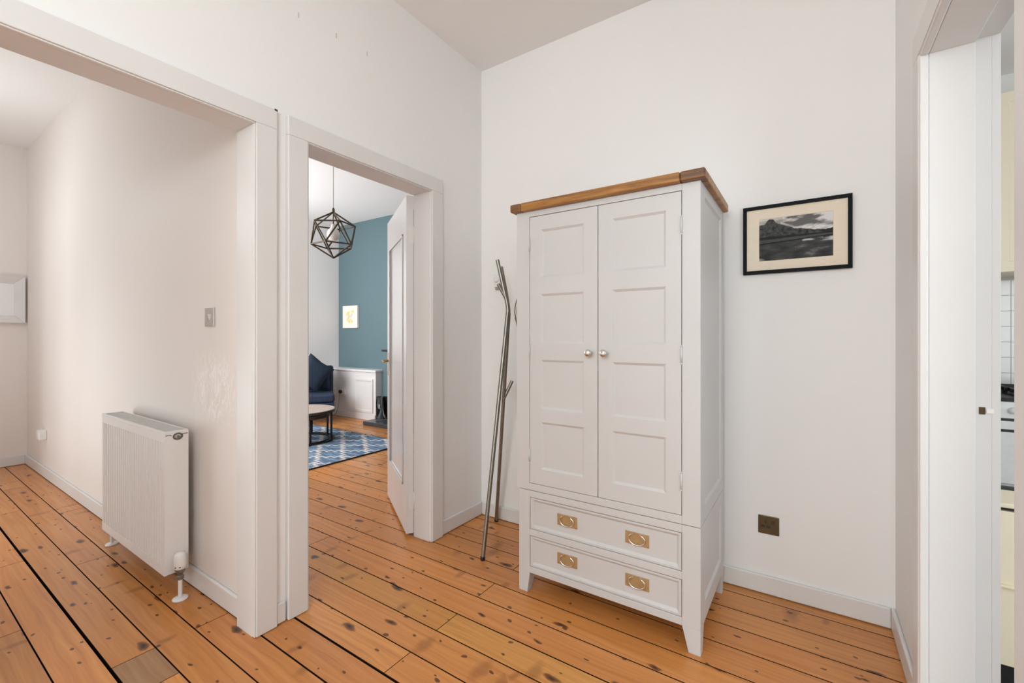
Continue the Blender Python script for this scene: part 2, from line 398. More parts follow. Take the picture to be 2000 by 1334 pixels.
TINT = {(1.352, 0): (1.0, 1.12, 1.02, 1), (1.352, 1): (0.92, 1.0, 0.9, 1), (0.528, 1): (0.62, 0.80, 1.35, 1)}
bd_cache = {}
EDGE = plain('gap_shade_edge', (0.022, 0.014, 0.009, 1), 0.95, spec=0.0)  # near-black sides paint the shade inside the board gaps
def board(x0, x1, y0, y1, tint):
    L, W = round(x1-x0, 4), round(y1-y0, 4)
    key = (L, W)
    if key not in bd_cache:
        mm = M(); b = 0.0009
        lo = [(0,0,-0.021),(L,0,-0.021),(L,W,-0.021),(0,W,-0.021)]; mid = [(0,0,-b),(L,0,-b),(L,W,-b),(0,W,-b)]
        hi = [(b*.5,b,0),(L-b*.5,b,0),(L-b*.5,W-b,0),(b*.5,W-b,0)]
        mm.add(lo+mid+hi, [(3,2,1,0)]+[(i,(i+1)%4,4+(i+1)%4,4+i) for i in range(4)]+[(4+i,4+(i+1)%4,8+(i+1)%4,8+i) for i in range(4)]+[(8,9,10,11)])
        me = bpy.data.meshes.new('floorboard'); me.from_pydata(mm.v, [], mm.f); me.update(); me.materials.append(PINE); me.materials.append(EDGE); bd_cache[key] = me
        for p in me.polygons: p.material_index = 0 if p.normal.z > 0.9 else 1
    o = bpy.data.objects.new('floorboard', bd_cache[key]); COL.objects.link(o); o.parent = floor
    o.location = (x0, y0, 0.06); o.color = tint
    return o
for i in range(len(seams)-1):
    yt, yb = seams[i], seams[i+1]           # row between yt (far) and yb (near)
    kk = yb if yb in joints else None
    xmax = XC if yb < YB else XAb
    xmin = -6.5
    cuts = sorted(joints.get(yb, [random.uniform(-5.6, -4.6), random.uniform(-3.6, -2.6)]), reverse=True)
    xs = [xmax]+[c for c in cuts if c < xmax-0.1]+[xmin]
    gt = WIDE.get(round(yt, 3), 0.0034)/2; gb = WIDE.get(round(yb, 3), 0.0034)/2
    for j in range(len(xs)-1):
        v = random.uniform(0.9, 1.1); h = random.uniform(-0.05, 0.05)
        tint = TINT.get((yb, j), (v*(1+h*0.3), v*(1-h*0.6), v*(1-h), 1))
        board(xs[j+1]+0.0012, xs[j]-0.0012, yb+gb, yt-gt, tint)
# narrow board by back wall
# ------------------------------------------------------------------ skirting boards
def skirt(name, x0, x1, y0, y1, mat=TRIM, h=SK):
    return struct(M().box(x0, x1, y0, y1, 0.004, h).build(name, mat, bevel=0.006, seg=3))
t = 0.015
skirt('baseboard_back', XA+t, XC-t, YB-t, YB)
skirt('baseboard_left', XA, XA+t, 2.008, YB, h=SK)
skirt('baseboard_left_strip', XA, XA+t, 0.997, 1.038, h=SK)
skirt('baseboard_right', XC-t, XC, 1.905, YB)
skirt('baseboard_right_near', XC-t, XC, -2.5, 0.97)
skirt('baseboard_passage', XE+t, XAb, YD-t, YD, h=0.095)
skirt('baseboard_passage_end', XE, XE+t, -0.6, YD, h=0.095)
skirt('baseboard_living_far', XL, XL+t, YD+0.1, 4.22, h=0.12)
# ------------------------------------------------------------------ door frames (trim)
def frame_left(name, label, ya, yb, wout, depth, head_out, left_leg=True, bead=0.006, lining_top=HD):
    """architrave on the hall face of wall_left around ya..yb"""
    e = struct(empty(name, (XA, (ya+yb)/2, 0)), label)
    f0, f1 = XA-0.002, XA+depth
    b = bead
    M().box(f0, f1, yb+b, yb+wout, 0.003, lining_top+b).build('architrave_leg', TRIM, e, 0.003)
    if left_leg: M().box(f0, f1, ya-wout, ya-b, 0.003, lining_top+b).build('architrave_leg', TRIM, e, 0.003)
    M().box(f0, f1, ya-wout, yb+wout, lining_top+b, head_out).build('architrave_head', TRIM, e, 0.003)
    # bead
    M().box(f0, f1-0.005, yb, yb+b, 0.003, lining_top).build('bead', TRIM, e, 0.0025)
    if left_leg: M().box(f0, f1-0.005, ya-b, ya, 0.003, lining_top).build('bead', TRIM, e, 0.0025)
    M().box(f0, f1-0.005, ya-b, yb+b, lining_top, lining_top+b).build('bead', TRIM, e, 0.0025)
    # lining boards
    M().box(XAb-0.004, f0, yb, yb+0.035, 0.0, lining_top+0.035).build('door_lining', TRIM, e, 0.002)
    M().box(XAb-0.004, f0, ya-0.035, ya, 0.0, lining_top+0.035).build('door_lining', TRIM, e, 0.002)
    M().box(XAb-0.004, f0, ya, yb, lining_top, lining_top+0.035).build('door_lining', TRIM, e, 0.002)
    return e
tr1 = frame_left('trim_1', 'white gloss frame of the wide passage opening', -0.05, 0.905, 0.091, 0.022, 2.171)
M().box(XA+0.0, XA+0.0225, 0.985, 0.997, 2.165, 2.173).build('dark_knot_hole', DIRT, tr1)
tr2 = frame_left('trim_2', 'white gloss frame of the living room doorway', 1.139, 1.912, 0.0955, 0.024, 2.171)
# wall strip backing between the frames
# right doorway frame
e = struct(empty('trim_3', (XC, 1.44, 0)), 'white gloss frame of the kitchen doorway')
YR, YN = 1.812, 1.067
for (a, b) in ((YR+0.012, YR+0.095), (YN-0.095, YN-0.012)):
    M().box(XC-0.022, XC+0.002, a, b, 0.003, 2.085).build('architrave_leg', TRIM, e, 0.003)
M().box(XC-0.022, XC+0.002, YN-0.095, YR+0.095, 2.085, 2.171).build('architrave_head', TRIM, e, 0.003)
for (a, b) in ((YR, YR+0.012), (YN-0.012, YN)):
    M().box(XC-0.02, XC+0.002, a, b, 0.003, 2.085).build('bead', TRIM, e, 0.005, 3)
M().box(XC-0.02, XC+0.002, YN, YR, 2.073, 2.085).build('bead', TRIM, e, 0.005, 3)
M().box(XC+0.002, 0.402, YR+0.002, YR+0.04, 0, 2.11).build('door_stop', TRIM, e, 0.002)
M().box(XC+0.002, 0.402, YN-0.04, YN-0.002, 0, 2.11).build('door_stop', TRIM, e, 0.002)
M().box(XC+0.002, 0.402, YN-0.002, YR+0.002, 2.075, 2.11).build('door_stop', TRIM, e, 0.002)
M().box(0.402, 0.437, YR+0.014, YR+0.04, 0, 2.11).build('door_rebate', DOORW, e, 0.0015)
M().box(0.437, 0.456, YR+0.0155, YR+0.04, 0, 2.11).build('door_lining', DOORW, e, 0.0015)
M().box(0.402, 0.437, YN-0.04, YN-0.014, 0, 2.11).build('door_rebate', DOORW, e, 0.0015)
M().box(0.402, 0.456, YN-0.014, YR+0.014, 2.087, 2.11).build('door_rebate', DOORW, e, 0.0015)
M().box(0.411, 0.424, YR+0.0125, YR+0.0145, 0.995, 1.016).build('strike_hole', BRONZE, e)
M().box(0.426, 0.442, YR+0.0115, YR+0.0145, 0.998, 1.012).build('strike_lip', PLASTIC, e, 0.002)
# ------------------------------------------------------------------ living room door leaf, opened
dr = struct(empty('door_1', (-2.006, 1.9125, 0.0), math.radians(-122), True), 'white panelled living room door standing open')
mm = M()   # local: hinge at origin, closed leaf runs to -Y; hall face towards +X
mm.panelled(0.0, 0.745, 0.022, 2.078, 0.0, 0.044, [(0.11, 0.635)], [(0.30, 1.86)], 0.016, 0.011)
mm.map(lambda x, y, z: (0.044-y, -x, z))
mm.build('leaf', DOORW, dr, 0.0015)
mb = M()
for (a, b, c, d) in ((0.104, 0.641, 1.848, 1.866), (0.104, 0.641, 0.294, 0.312)):
    mb.box(0.0445, 0.051, -a, -b, c, d)
mb.box(0.0445, 0.051, -0.104, -0.122, 0.294, 1.866); mb.box(0.0445, 0.051, -0.623, -0.641, 0.294, 1.866)
mb.build('panel_moulding', DOORW, dr, 0.003)
for z in (0.22, 1.84):
    hg = M(); hg.lathe([(0.006, -0.05), (0.0065, -0.05), (0.0065, 0.05), (0.006, 0.05)], (-0.004, 0.004, z), 'z', 10)
    hg.box(0.0, 0.032, -0.0005, 0.0022, z-0.05, z+0.05); hg.build('hinge', TRIM, dr, 0.0)
for sgn, xs in ((1, 0.044), (-1, 0.0)):
    M().box(xs, xs+sgn*0.004, -0.70, -0.665, 0.93, 1.10).build('handle_plate', DOORBRASS, dr, 0.0015)
    hd = M(); xx = xs+sgn*0.045
    hd.tube([(xs, -0.683, 1.04), (xx-sgn*0.01, -0.683, 1.04), (xx, -0.675, 1.04), (xx, -0.58, 1.037)], [0.009, 0.008, 0.008, 0.007], 10); hd.build('lever_handle', DOORBRASS, dr)

# ------------------------------------------------------------------ wardrobe
W0, W1, WF, WB = -1.165, -0.342, 1.800, 2.335
wd = empty('wardrobe', ((W0+W1)/2, (WF+WB)/2, 0))
tag(wd, 'white painted two-door wardrobe with two drawers and oak top', 'wardrobe')
S1, S2 = -1.104, -0.410        # inner stile edges
ZL = 0.488                     # seam between lower and upper carcass
lo = M(); 
lo.box(W0, S1, WF, WF+0.03, 0.096, ZL); lo.box(S2, W1, WF, WF+0.03, 0.096, ZL)
lo.box(S1, S2, WF, WF+0.03, 0.457, ZL); lo.box(S1, S2, WF, WF+0.03, 0.274, 0.305); lo.box(S1, S2, WF, WF+0.03, 0.096, 0.127)
lo.box(W0+0.008, W1-0.008, WB-0.02, WB, 0.096, ZL); lo.box(W0+0.01, W1-0.01, WF+0.03, WB-0.02, ZL-0.02, ZL); lo.box(W0+0.01, W1-0.01, WF+0.03, WB-0.02, 0.11, 0.125)
lo.build('lower_frame', WARD, wd, 0.0015)
def side(x, sgn, z0, z1, rows, name):
    mm = M(); mm.panelled(WF+0.03, WB, z0, z1, 0, 0.022, [(WF+0.085, WB-0.06)], rows, 0.010, 0.008)
    mm.map((lambda a, b, c: (x-b, a, c)) if sgn > 0 else (lambda a, b, c: (x+b, WF+0.03+WB-a, c))); 
    mm.build(name, WARD, wd, 0.001)
side(W1, 1, 0.096, ZL, [(0.17, 0.435)], 'lower_side_panel'); side(W0, -1, 0.096, ZL, [(0.17, 0.435)], 'lower_side_panel')
# legs
for (xo, xi, xib) in ((W0, S1, -1.118), (W1, S2, -0.386)):
    a, b = WF, WF+0.065
    lg = M(); lg.hexa([(xo, a, 0), (xib, a, 0), (xib, a+0.038, 0), (xo, a+0.038, 0)], [(xo, a, 0.096), (xi, a, 0.096), (xi, b, 0.096), (xo, b, 0.096)]); 
    lg.build('leg', WARD, wd, 0.0015)
    a, b = WB, WB-0.055
    lg = M(); lg.hexa([(xo, a, 0), (xib, a, 0), (xib, a-0.036, 0), (xo, a-0.036, 0)], [(xo, a, 0.096), (xi, a, 0.096), (xi, b, 0.096), (xo, b, 0.096)])
    lg.build('leg', WARD, wd, 0.0015)
# upper carcass
U0 = -1.178
ZT = 1.817
up = M(); z0 = ZL+0.0025
up.box(U0, -1.107, WF, WF+0.03, z0, ZT); up.box(S2, W1, WF, WF+0.03, z0, ZT)
up.box(-1.107, S2, WF, WF+0.03, 1.790, ZT); up.box(-1.107, S2, WF, WF+0.03, z0, 0.523)
up.box(U0+0.008, W1-0.008, WB-0.02, WB, z0, ZT); up.box(U0+0.01, W1-0.01, WF+0.03, WB-0.02, ZT-0.02, ZT); up.box(U0+0.01, W1-0.01, WF+0.03, WB-0.02, z0, z0+0.02)
up.build('upper_frame', WARD, wd, 0.0015)
ud = M().box(-1.10, -0.415, WF+0.032, WF+0.034, 0.51, 1.80); ud.build('door_gap_shade', GAP, wd)  # near-black sheet, paints the shade seen between the doors
W0_ = W0; W0 = U0
side(W1, 1, z0, ZT, [(z0+0.06, 1.775)], 'upper_side_panel'); side(U0, -1, z0, ZT, [(z0+0.06, 1.775)], 'upper_side_panel'); W0 = W0_
# doors
rows = [(0.597, 0.820), (0.882, 1.112), (1.190, 1.420), (1.497, 1.722)]
for k, (a, b, c0, c1, kx, hx) in enumerate(((-1.1045, -0.7605, -1.044, -0.825, -0.794, -1.1055), (-0.757, -0.4125, -0.694, -0.471, -0.7235, -0.4115))):
    d = M().panelled(a, b, 0.5255, 1.7875, WF+0.001, 0.022, [(c0, c1)], rows, 0.010, 0.007).build('door', WARD, wd, 0.001)
    kn = M().lathe([(0.0075, 0), (0.0065, -0.006), (0.0055, -0.014), (0.010, -0.019), (0.0155, -0.025), (0.0165, -0.030), (0.0135, -0.036), (0.004, -0.038)][::-1], (kx, WF+0.001, 1.149), 'y', 20)
    kn.map(lambda x, y, z: (x, y, z)); kn.build('knob', NICKEL, d)
    for z in (0.657, 1.15, 1.655):
        h = M(); h.lathe([(0.0035, -0.030), (0.0042, -0.030), (0.0042, 0.030), (0.0035, 0.030)], (hx, WF-0.003, z), 'z', 8)
        h.lathe([(0.0010, 0.030), (0.0045, 0.034), (0.001, 0.039)], (hx, WF-0.003, z), 'z', 8); h.lathe([(0.001, -0.039), (0.0045, -0.034), (0.001, -0.030)], (hx, WF-0.003, z), 'z', 8)
        h.build('hinge', WARD, d)
# drawers
for k, (a, b) in enumerate(((0.3075, 0.4545), (0.1295, 0.2715))):
    d = M().panelled(S1+0.0025, S2-0.0025, a, b, WF+0.002, 0.022, [(S1+0.011, S2-0.011)], [(a+0.0085, b-0.0085)], 0.010, 0.008).build('drawer', WARD, wd, 0.0012)
    zc = (a+b)/2+ (0.002 if k == 0 else 0.004); yp = WF+0.010
    for xc in (-0.911, -0.590):
        M().box(xc-0.050, xc+0.050, yp-0.003, yp+0.002, zc-0.026, zc+0.026).build('handle_plate', BRASS, d, 0.001)
        r = M(); r.ring((xc, yp-0.0065, zc-0.001), 0.034, 0.0032, 'y', 28, 8, math.radians(118), math.radians(422), 0.68)
        for sx in (-1, 1):
            r.tube([(xc+sx*0.016, yp-0.003, zc+0.0205), (xc+sx*0.016, yp-0.010, zc+0.0205)], 0.0048, 10)
        for sx in (-1, 1):
            for sz in (-1, 1): r.tube([(xc+sx*0.045, yp-0.002, zc+sz*0.021), (xc+sx*0.045, yp-0.0045, zc+sz*0.021)], 0.0022, 8)
        r.build('handle_ring', NICKEL, d)
# oak cornice
C0, C1, CF, CB, cz0, cz1 = -1.199, -0.3205, 1.770, 2.345, 1.817, 1.855
M().box(-1.140, -0.412, CF, CF+0.06, cz0, cz1).build('cornice_front', OAK, wd, 0.006, 3)
M().box(C0, -1.1402, CF, CF+0.06, cz0, cz1).build('cornice_block', OAKEND, wd, 0.007, 3)
M().box(-0.4118, C1, CF, CF+0.06, cz0, cz1).build('cornice_block', OAKEND, wd, 0.007, 3)
M().box(C1-0.06, C1, CF+0.0602, CB, cz0, cz1).build('cornice_side', OAK, wd, 0.006, 3)
M().box(C0, C0+0.06, CF+0.0602, CB, cz0, cz1).build('cornice_side', OAK, wd, 0.006, 3)
M().box(C0+0.0602, C1-0.0602, CF+0.0602, CB, cz0, cz1-0.004).build('top_board', OAK, wd)

# ------------------------------------------------------------------ picture on the back wall
pc = empty('framed_picture', (-0.054, YB, 1.518)); tag(pc, 'black framed monochrome mountain lake photograph hung beside the wardrobe', 'picture')
x0, x1, z0, z1 = -0.264, 0.157, 1.518, 1.840; fw = 0.016; y0 = YB-0.021
for nm, bx in (('frame_rail', (x0, x1, z1-fw, z1)), ('frame_rail', (x0, x1, z0, z0+fw)), ('frame_stile', (x0, x0+fw, z0+fw, z1-fw)), ('frame_stile', (x1-fw, x1, z0+fw, z1-fw))):
    M().box(bx[0], bx[1], y0, YB-0.001, bx[2], bx[3]).build(nm, FRAMEB, pc, 0.0012)
px0, px1, pz0, pz1 = -0.196, 0.089, 1.5785, 1.775
ym = y0+0.008
mt = M(); mt.panelled(x0+fw, x1-fw, z0+fw, z1-fw, ym, 0.006, [(px0-0.002, px1+0.002)], [(pz0-0.002, pz1+0.002)], 0.002, 0.002); mt.build('mount', MATB, pc)
def printed(name, mat, parent, x0, x1, z0, z1, y, nx, nz, fn):
    mm = M(); vs = []; cols = []
    for j in range(nz+1):
        for i in range(nx+1):
            u, v = i/nx, j/nz; vs.append((x0+(x1-x0)*u, y, z0+(z1-z0)*v)); cols.append(fn(u, v))
    mm.add(vs, [(j*(nx+1)+i, j*(nx+1)+i+1, (j+1)*(nx+1)+i+1, (j+1)*(nx+1)+i) for j in range(nz) for i in range(nx)])
    o = mm.build(name, mat, parent); a = o.data.color_attributes.new('ink', 'FLOAT_COLOR', 'POINT')
    for i, c in enumerate(cols): a.data[i].color = (*c, 1)
    return o
def fbm(x, y, s=0): return noise.fractal(Vector((x, y, s)), 1.0, 2.0, 5)
def lerp(a, b, t): return a+(b-a)*max(0, min(1, t))
def pts(u, P):
    for (a, b), (c, d) in zip(P, P[1:]):
        if a <= u <= c: return b+(d-b)*(u-a)/(c-a)
    return P[-1][1]
RIDGE = [(0, 0.855), (0.07, 0.875), (0.115, 0.955), (0.15, 0.985), (0.205, 0.97), (0.235, 0.90), (0.29, 0.855), (0.35, 0.80), (0.45, 0.74), (0.52, 0.705), (0.60, 0.70), (0.66, 0.665), (0.75, 0.64), (0.85, 0.62), (0.915, 0.605), (0.95, 0.63), (1, 0.655)]
def lake(u, v):
    r = pts(u, RIDGE)+0.018*fbm(u*16, 0.3)
    if v > r:
        n = fbm(u*3.2+v*1.5, v*7-u*2.2, 2)
        cl = 0.13+0.08*(1-v)
        c = lerp(cl, 0.72, (n+0.05+1.0*(u-0.55)-0.5*abs(v-0.86+0.25*(0.8-u)))*1.7) if u > 0.33 else lerp(0.16, 0.75, 1.3*(0.3-u)*3+n*0.8)
        if v-r < 0.05 and u > 0.3: c = max(c, 0.5+0.3*n)
        return (c, c*0.97, c*0.95)
    if v > 0.575-0.03*u:
        c = 0.062+0.05*fbm(u*22, v*15, 4)-0.02*u; c = max(0.02, c)
        if u > 0.86: c = 0.02
        return (c, c, c)
    if v > 0.50+0.025*u: c = 0.018+0.006*fbm(u*30, v*10); return (c, c, c)
    if v > 0.42+0.07*u: c = 0.072+0.01*fbm(u*5, v*30, 7); return (c, c, c)
    if v > 0.385+0.08*u: c = 0.015; return (c, c, c)
    n = fbm(u*5, v*9, 9)
    c = 0.045+0.03*n+0.03*u*v
    k = (u-0.62)*2.2+n*1.6-abs(v-0.375-0.06*u)*16
    if u > 0.6: c = lerp(c, 0.55, k)
    if u > 0.5 and v < 0.33: c = lerp(c, 0.17, n*1.5-abs(v-0.2)*3+0.1)
    if u < 0.1 and v < 0.06: c = lerp(c, 0.35, 1-u*9-v*6)
    return (c, c, c*0.99)
printed('photograph', PRINT, pc, px0, px1, pz0, pz1, ym+0.0015, 170, 118, lake)
# ------------------------------------------------------------------ sockets and switches
so = empty('wall_socket', (-0.158, YB, 0.285)); tag(so, 'dark bronze single wall socket above the skirting beside the wardrobe', 'socket')
M().box(-0.201, -0.115, YB-0.006, YB-0.0005, 0.285, 0.371).build('plate', BRONZE, so, 0.0025)
for (cx, cz, w_, h_) in ((-0.170, 0.343, 0.0075, 0.016), (-0.182, 0.321, 0.016, 0.012), (-0.159, 0.321, 0.016, 0.012)):
    M().box(cx-w_/2, cx+w_/2, YB-0.0068, YB-0.0055, cz-h_/2, cz+h_/2).build('pin_slot', BLACK, so, 0.001)
M().box(-0.146, -0.134, YB-0.0105, YB-0.0055, 0.338, 0.356).build('rocker_switch', plain('dark_rocker', (0.05, 0.028, 0.015, 1), 0.4), so, 0.0015)
th = empty('room_thermostat', (-1.727, YB, 1.54)); tag(th, 'small white control box on the wall behind the coat stand', 'thermostat')
M().box(-1.752, -1.702, YB-0.028, YB-0.0005, 1.55, 1.635).build('body', PLASTIC, th, 0.006, 3)
M().lathe([(0.001, -0.012), (0.017, -0.012), (0.019, 0)], (-1.727, YB-0.028, 1.598), 'y', 20).build('dial', PLASTIC, th)
M().box(-1.744, -1.710, YB-0.022, YB-0.002, 1.535, 1.55).build('shade_below', plain('grey_shade', (0.35, 0.33, 0.3, 1), 0.5), th, 0.002)  # grey block stands in for the shadow under the box
sw = empty('light_switch', (-2.332, YD, 1.268)); tag(sw, 'chrome light switch on the blush passage wall above the radiator', 'light switch')
M().box(-2.376, -2.288, YD-0.009, YD-0.0005, 1.268, 1.356).build('plate', CHROME, sw, 0.002)
M().hexa([(-2.338, YD-0.009, 1.298), (-2.326, YD-0.009, 1.298), (-2.326, YD-0.009, 1.326), (-2.338, YD-0.009, 1.326)], [(-2.338, YD-0.011, 1.298), (-2.326, YD-0.011, 1.298), (-2.326, YD-0.017, 1.326), (-2.338, YD-0.017, 1.326)]).build('rocker', CHROME, sw)
pb = empty('telephone_socket', (-5.5, YD, 0.33)); tag(pb, 'small white surface-mounted box low on the far passage wall', 'socket')
M().box(-5.545, -5.455, YD-0.05, YD-0.0005, 0.335, 0.415).build('body', PLASTIC, pb, 0.005, 3)
M().box(-5.525, -5.475, YD-0.0525, YD-0.049, 0.355, 0.395).build('cover', PLASTIC, pb, 0.001)
# framed blank panel at the passage end
fr = empty('wall_frame', (XE, 0.68, 1.35)); tag(fr, 'white bevelled frame around a pale panel on the passage end wall', 'frame')
fy0, fy1, fz0, fz1 = 0.43, 0.925, 1.351, 1.792; b = 0.068
def sloped(q, lift, nm):
    a = [(XE+0.012, *p) for p in q[2:]]; 
    mm = M(); o0, o1, i1, i0 = q
    mm.hexa([(XE+0.0005, *o0), (XE+0.0005, *o1), (XE+0.0005, *i1), (XE+0.0005, *i0)], [(XE+0.045, *o0), (XE+0.045, *o1), (XE+0.02, *i1), (XE+0.02, *i0)]); mm.build(nm, TRIM, fr, 0.002)
sloped(((fy0, fz1), (fy1, fz1), (fy1-b, fz1-b), (fy0+b, fz1-b)), 1, 'frame_rail'); sloped(((fy1, fz0), (fy0, fz0), (fy0+b, fz0+b), (fy1-b, fz0+b)), 1, 'frame_rail')
sloped(((fy1, fz1), (fy1, fz0), (fy1-b, fz0+b), (fy1-b, fz1-b)), 1, 'frame_stile'); sloped(((fy0, fz0), (fy0, fz1), (fy0+b, fz1-b), (fy0+b, fz0+b)), 1, 'frame_stile')
M().box(XE+0.001, XE+0.012, fy0+b, fy1-b, fz0+b, fz1-b).build('panel', PANE, fr)

# ------------------------------------------------------------------ radiator
rd = empty('radiator', (-2.925, 0.855, 0)); tag(rd, 'white ribbed panel radiator on the passage wall', 'radiator')
RX0, RX1, RF, RBk, RZ0, RZ1 = -3.38, -2.471, 0.804, 0.900, 0.112, 0.778
m = M(); n = 28; pw = (RX1-RX0-0.03)/n; prof = []
for i in range(n):
    xx = RX0+0.015+i*pw
    prof += [(xx, RF+0.014), (xx+pw*0.22, RF+0.014), (xx+pw*0.40, RF), (xx+pw*0.82, RF)]
prof.append((RX0+0.015+n*pw, RF+0.014))
vs = []; fs = []
za, zb = RZ0+0.045, RZ1-0.05
for (x_, y_) in prof: vs += [(x_, y_, za), (x_, y_, zb)]
for i in range(len(prof)-1): fs.append((2*i, 2*i+2, 2*i+3, 2*i+1))
m.add(vs, fs)
# sloped ends of ribs: flat border bands
m.box(RX0, RX1, RF+0.0, RF+0.012, RZ0, za); m.box(RX0, RX1, RF+0.0, RF+0.012, zb, RZ1-0.012); m.box(RX0, RX0+0.015, RF+0.001, RF+0.012, za, zb); m.box(RX1-0.015, RX1, RF+0.001, RF+0.012, za, zb)
m.box(RX0+0.01, RX1-0.01, RF+0.0145, RF+0.016, RZ0+0.01, RZ1-0.012)
m.build('front_panel', RADW, rd)
M().box(RX0+0.012, RX1-0.012, RBk-0.014, RBk, RZ0, RZ1-0.014).build('rear_panel', RADW, rd, 0.003)
for (a, b) in ((RX0-0.002, RX0), (RX1, RX1+0.002)):
    M().box(a, b, RF+0.001, RBk, RZ0+0.002, RZ1-0.003).build('end_panel', RADW, rd, 0.0008)
tg = M(); tg.box(RX0, RX1, RF-0.001, RF+0.010, RZ1-0.014, RZ1); tg.box(RX0, RX1, RBk-0.006, RBk, RZ1-0.014, RZ1); tg.box(RX0, RX0+0.012, RF+0.01, RBk-0.006, RZ1-0.014, RZ1); tg.box(RX1-0.012, RX1, RF+0.01, RBk-0.006, RZ1-0.014, RZ1)
tg.build('top_frame', RADW, rd, 0.002)
tg = M(); k = 0; xx = RX0+0.014
while xx < RX1-0.02: tg.box(xx, xx+0.0065, RF+0.01, RBk-0.006, RZ1-0.012, RZ1-0.004); xx += 0.009
tg.box(RX0+0.012, RX1-0.012, RF+0.05, RF+0.053, RZ1-0.012, RZ1-0.0035)
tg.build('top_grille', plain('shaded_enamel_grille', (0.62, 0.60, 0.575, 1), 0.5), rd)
for (a, b) in ((RF+0.004, RF+0.028), (RBk-0.026, RBk-0.004)): M().box(RX1+0.0018, RX1+0.0026, a, b, RZ1-0.019, RZ1-0.016).build('vent_slot', BLACK, rd)
yc, zc = 0.856, 0.752
bg = M(); bg.ring((RX1+0.004, yc, zc), 0.017, 0.0035, 'x', 28, 8, 0, 2*math.pi, 0.8); bg.build('badge_rim', plain('grey_badge', (0.13, 0.12, 0.10, 1), 0.5), rd)
M().lathe([(0.013, 0), (0.013, 0.003), (0.001, 0.0035)], (RX1+0.002, yc, zc), 'x', 20).map(lambda x, y, z: (x, y, zc+(z-zc)*0.8)).build('badge_face', plain('pale_badge', (0.50, 0.49, 0.45, 1), 0.4), rd)
M().lathe([(0.005, 0), (0.005, 0.006), (0.001, 0.0065)], (RX1+0.003, yc, zc), 'x', 12).build('vent_screw', RUSTY, rd)
for (x, hd) in ((RX1+0.042, True), (RX0-0.02, False)):
    yv = 0.852
    M().tube([(x, yv, 0.004), (x, yv, 0.10)], 0.0085, 14).build('pipe', RADW, rd)
    M().lathe([(0.031, 0.001), (0.032, 0.005), (0.024, 0.010), (0.011, 0.013)], (x, yv, 0), 'z', 24).build('floor_collar', RADW, rd)
    vb = M(); vb.lathe([(0.011, 0.092), (0.0145, 0.096), (0.0145, 0.108), (0.011, 0.112), (0.011, 0.118), (0.014, 0.122), (0.0185, 0.128), (0.0185, 0.142), (0.014, 0.146)], (x, yv, 0), 'z', 12, False)
    s_ = -1 if hd else 1
    vb.lathe([(0.009, 0), (0.009, 0.042)] if s_ > 0 else [(0.009, -0.042), (0.009, 0)], (x, yv, 0.130), 'x', 12)
    vb.lathe([(0.015, s_*0.014), (0.015, s_*0.026)][::s_], (x, yv, 0.130), 'x', 6, False)
    vb.build('valve_body', RUSTY, rd)
    if hd:
        M().lathe([(0.019, 0.142), (0.0235, 0.146), (0.025, 0.160), (0.0245, 0.185), (0.023, 0.205), (0.017, 0.216), (0.006, 0.219)], (x, yv, 0), 'z', 24).build('thermostat_head', PLASTIC, rd)
        sk = M()
        for a in (-1.1, -0.4): sk.box(x+0.0242*math.cos(a)-0.002, x+0.0242*math.cos(a)+0.002, yv+0.0242*math.sin(a)-0.003, yv+0.0242*math.sin(a)+0.003, 0.155, 0.159)
        sk.build('head_slot', BLACK, rd)
    else:
        M().lathe([(0.010, 0.144), (0.012, 0.150), (0.011, 0.168), (0.004, 0.172)], (x, yv, 0), 'z', 16).build('valve_cap', PLASTIC, rd)
for x in (RX0+0.15, RX1-0.18): M().box(x, x+0.03, RBk, YD, 0.2, 0.7).build('bracket', RADW, rd)

# ------------------------------------------------------------------ coat stand
cs = empty('coat_stand', (-1.475, 2.2, 0)); tag(cs, 'tall steel tube coat stand with branching hooks in the corner', 'coat stand')
def smooth(P, n=8):
    P = [Vector(p) for p in P]; out = []
    for i in range(len(P)-1):
        p0, p1, p2, p3 = P[max(i-1, 0)], P[i], P[i+1], P[min(i+2, len(P)-1)]
        for k in range(n):
            t = k/n; out.append(0.5*((2*p1)+(-p0+p2)*t+(2*p0-5*p1+4*p2-p3)*t*t+(-p0+3*p1-3*p2+p3)*t**3))
    out.append(P[-1]); return out
R_ = 0.0115
def limb(base, node, bend, top, branches):
    base, node, bend, top = map(Vector, (base, node, bend, top))
    P = [base, base.lerp(node, 0.5), base.lerp(node, 0.94), node+Vector((0, 0, 0.02)), bend, bend.lerp(top, 0.5), top]
    pt = smooth(P)
    o = M().tube(pt, R_, 14).build('leg_tube', STEEL, cs)
    M().lathe([(0.0125, 0), (0.0135, 0.004), (0.0135, 0.018), (0.0118, 0.020)], base, 'z', 14).build('foot_cap', BLACK, o)
    for (a, b) in branches:
        M().tube([a, b], [R_*0.92, R_*0.9], 12).build('hook', STEEL, o)
limb((-1.481, 1.921, 0), (-1.481, 2.165, 1.37), (-1.506, 2.165, 1.49), (-1.546, 2.15, 1.679), [((-1.497, 2.163, 1.455), (-1.548, 2.162, 1.535))])
limb((-1.715, 2.372, 0), (-1.497, 2.198, 1.35), (-1.515, 2.20, 1.47), (-1.560, 2.21, 1.645), [((-1.578, 2.263, 0.835), (-1.533, 2.29, 0.945))])
limb((-1.255, 2.355, 0), (-1.447, 2.205, 1.36), (-1.427, 2.215, 1.47), (-1.36, 2.235, 1.66), [((-1.449, 2.207, 1.335), (-1.42, 2.215, 1.25))])

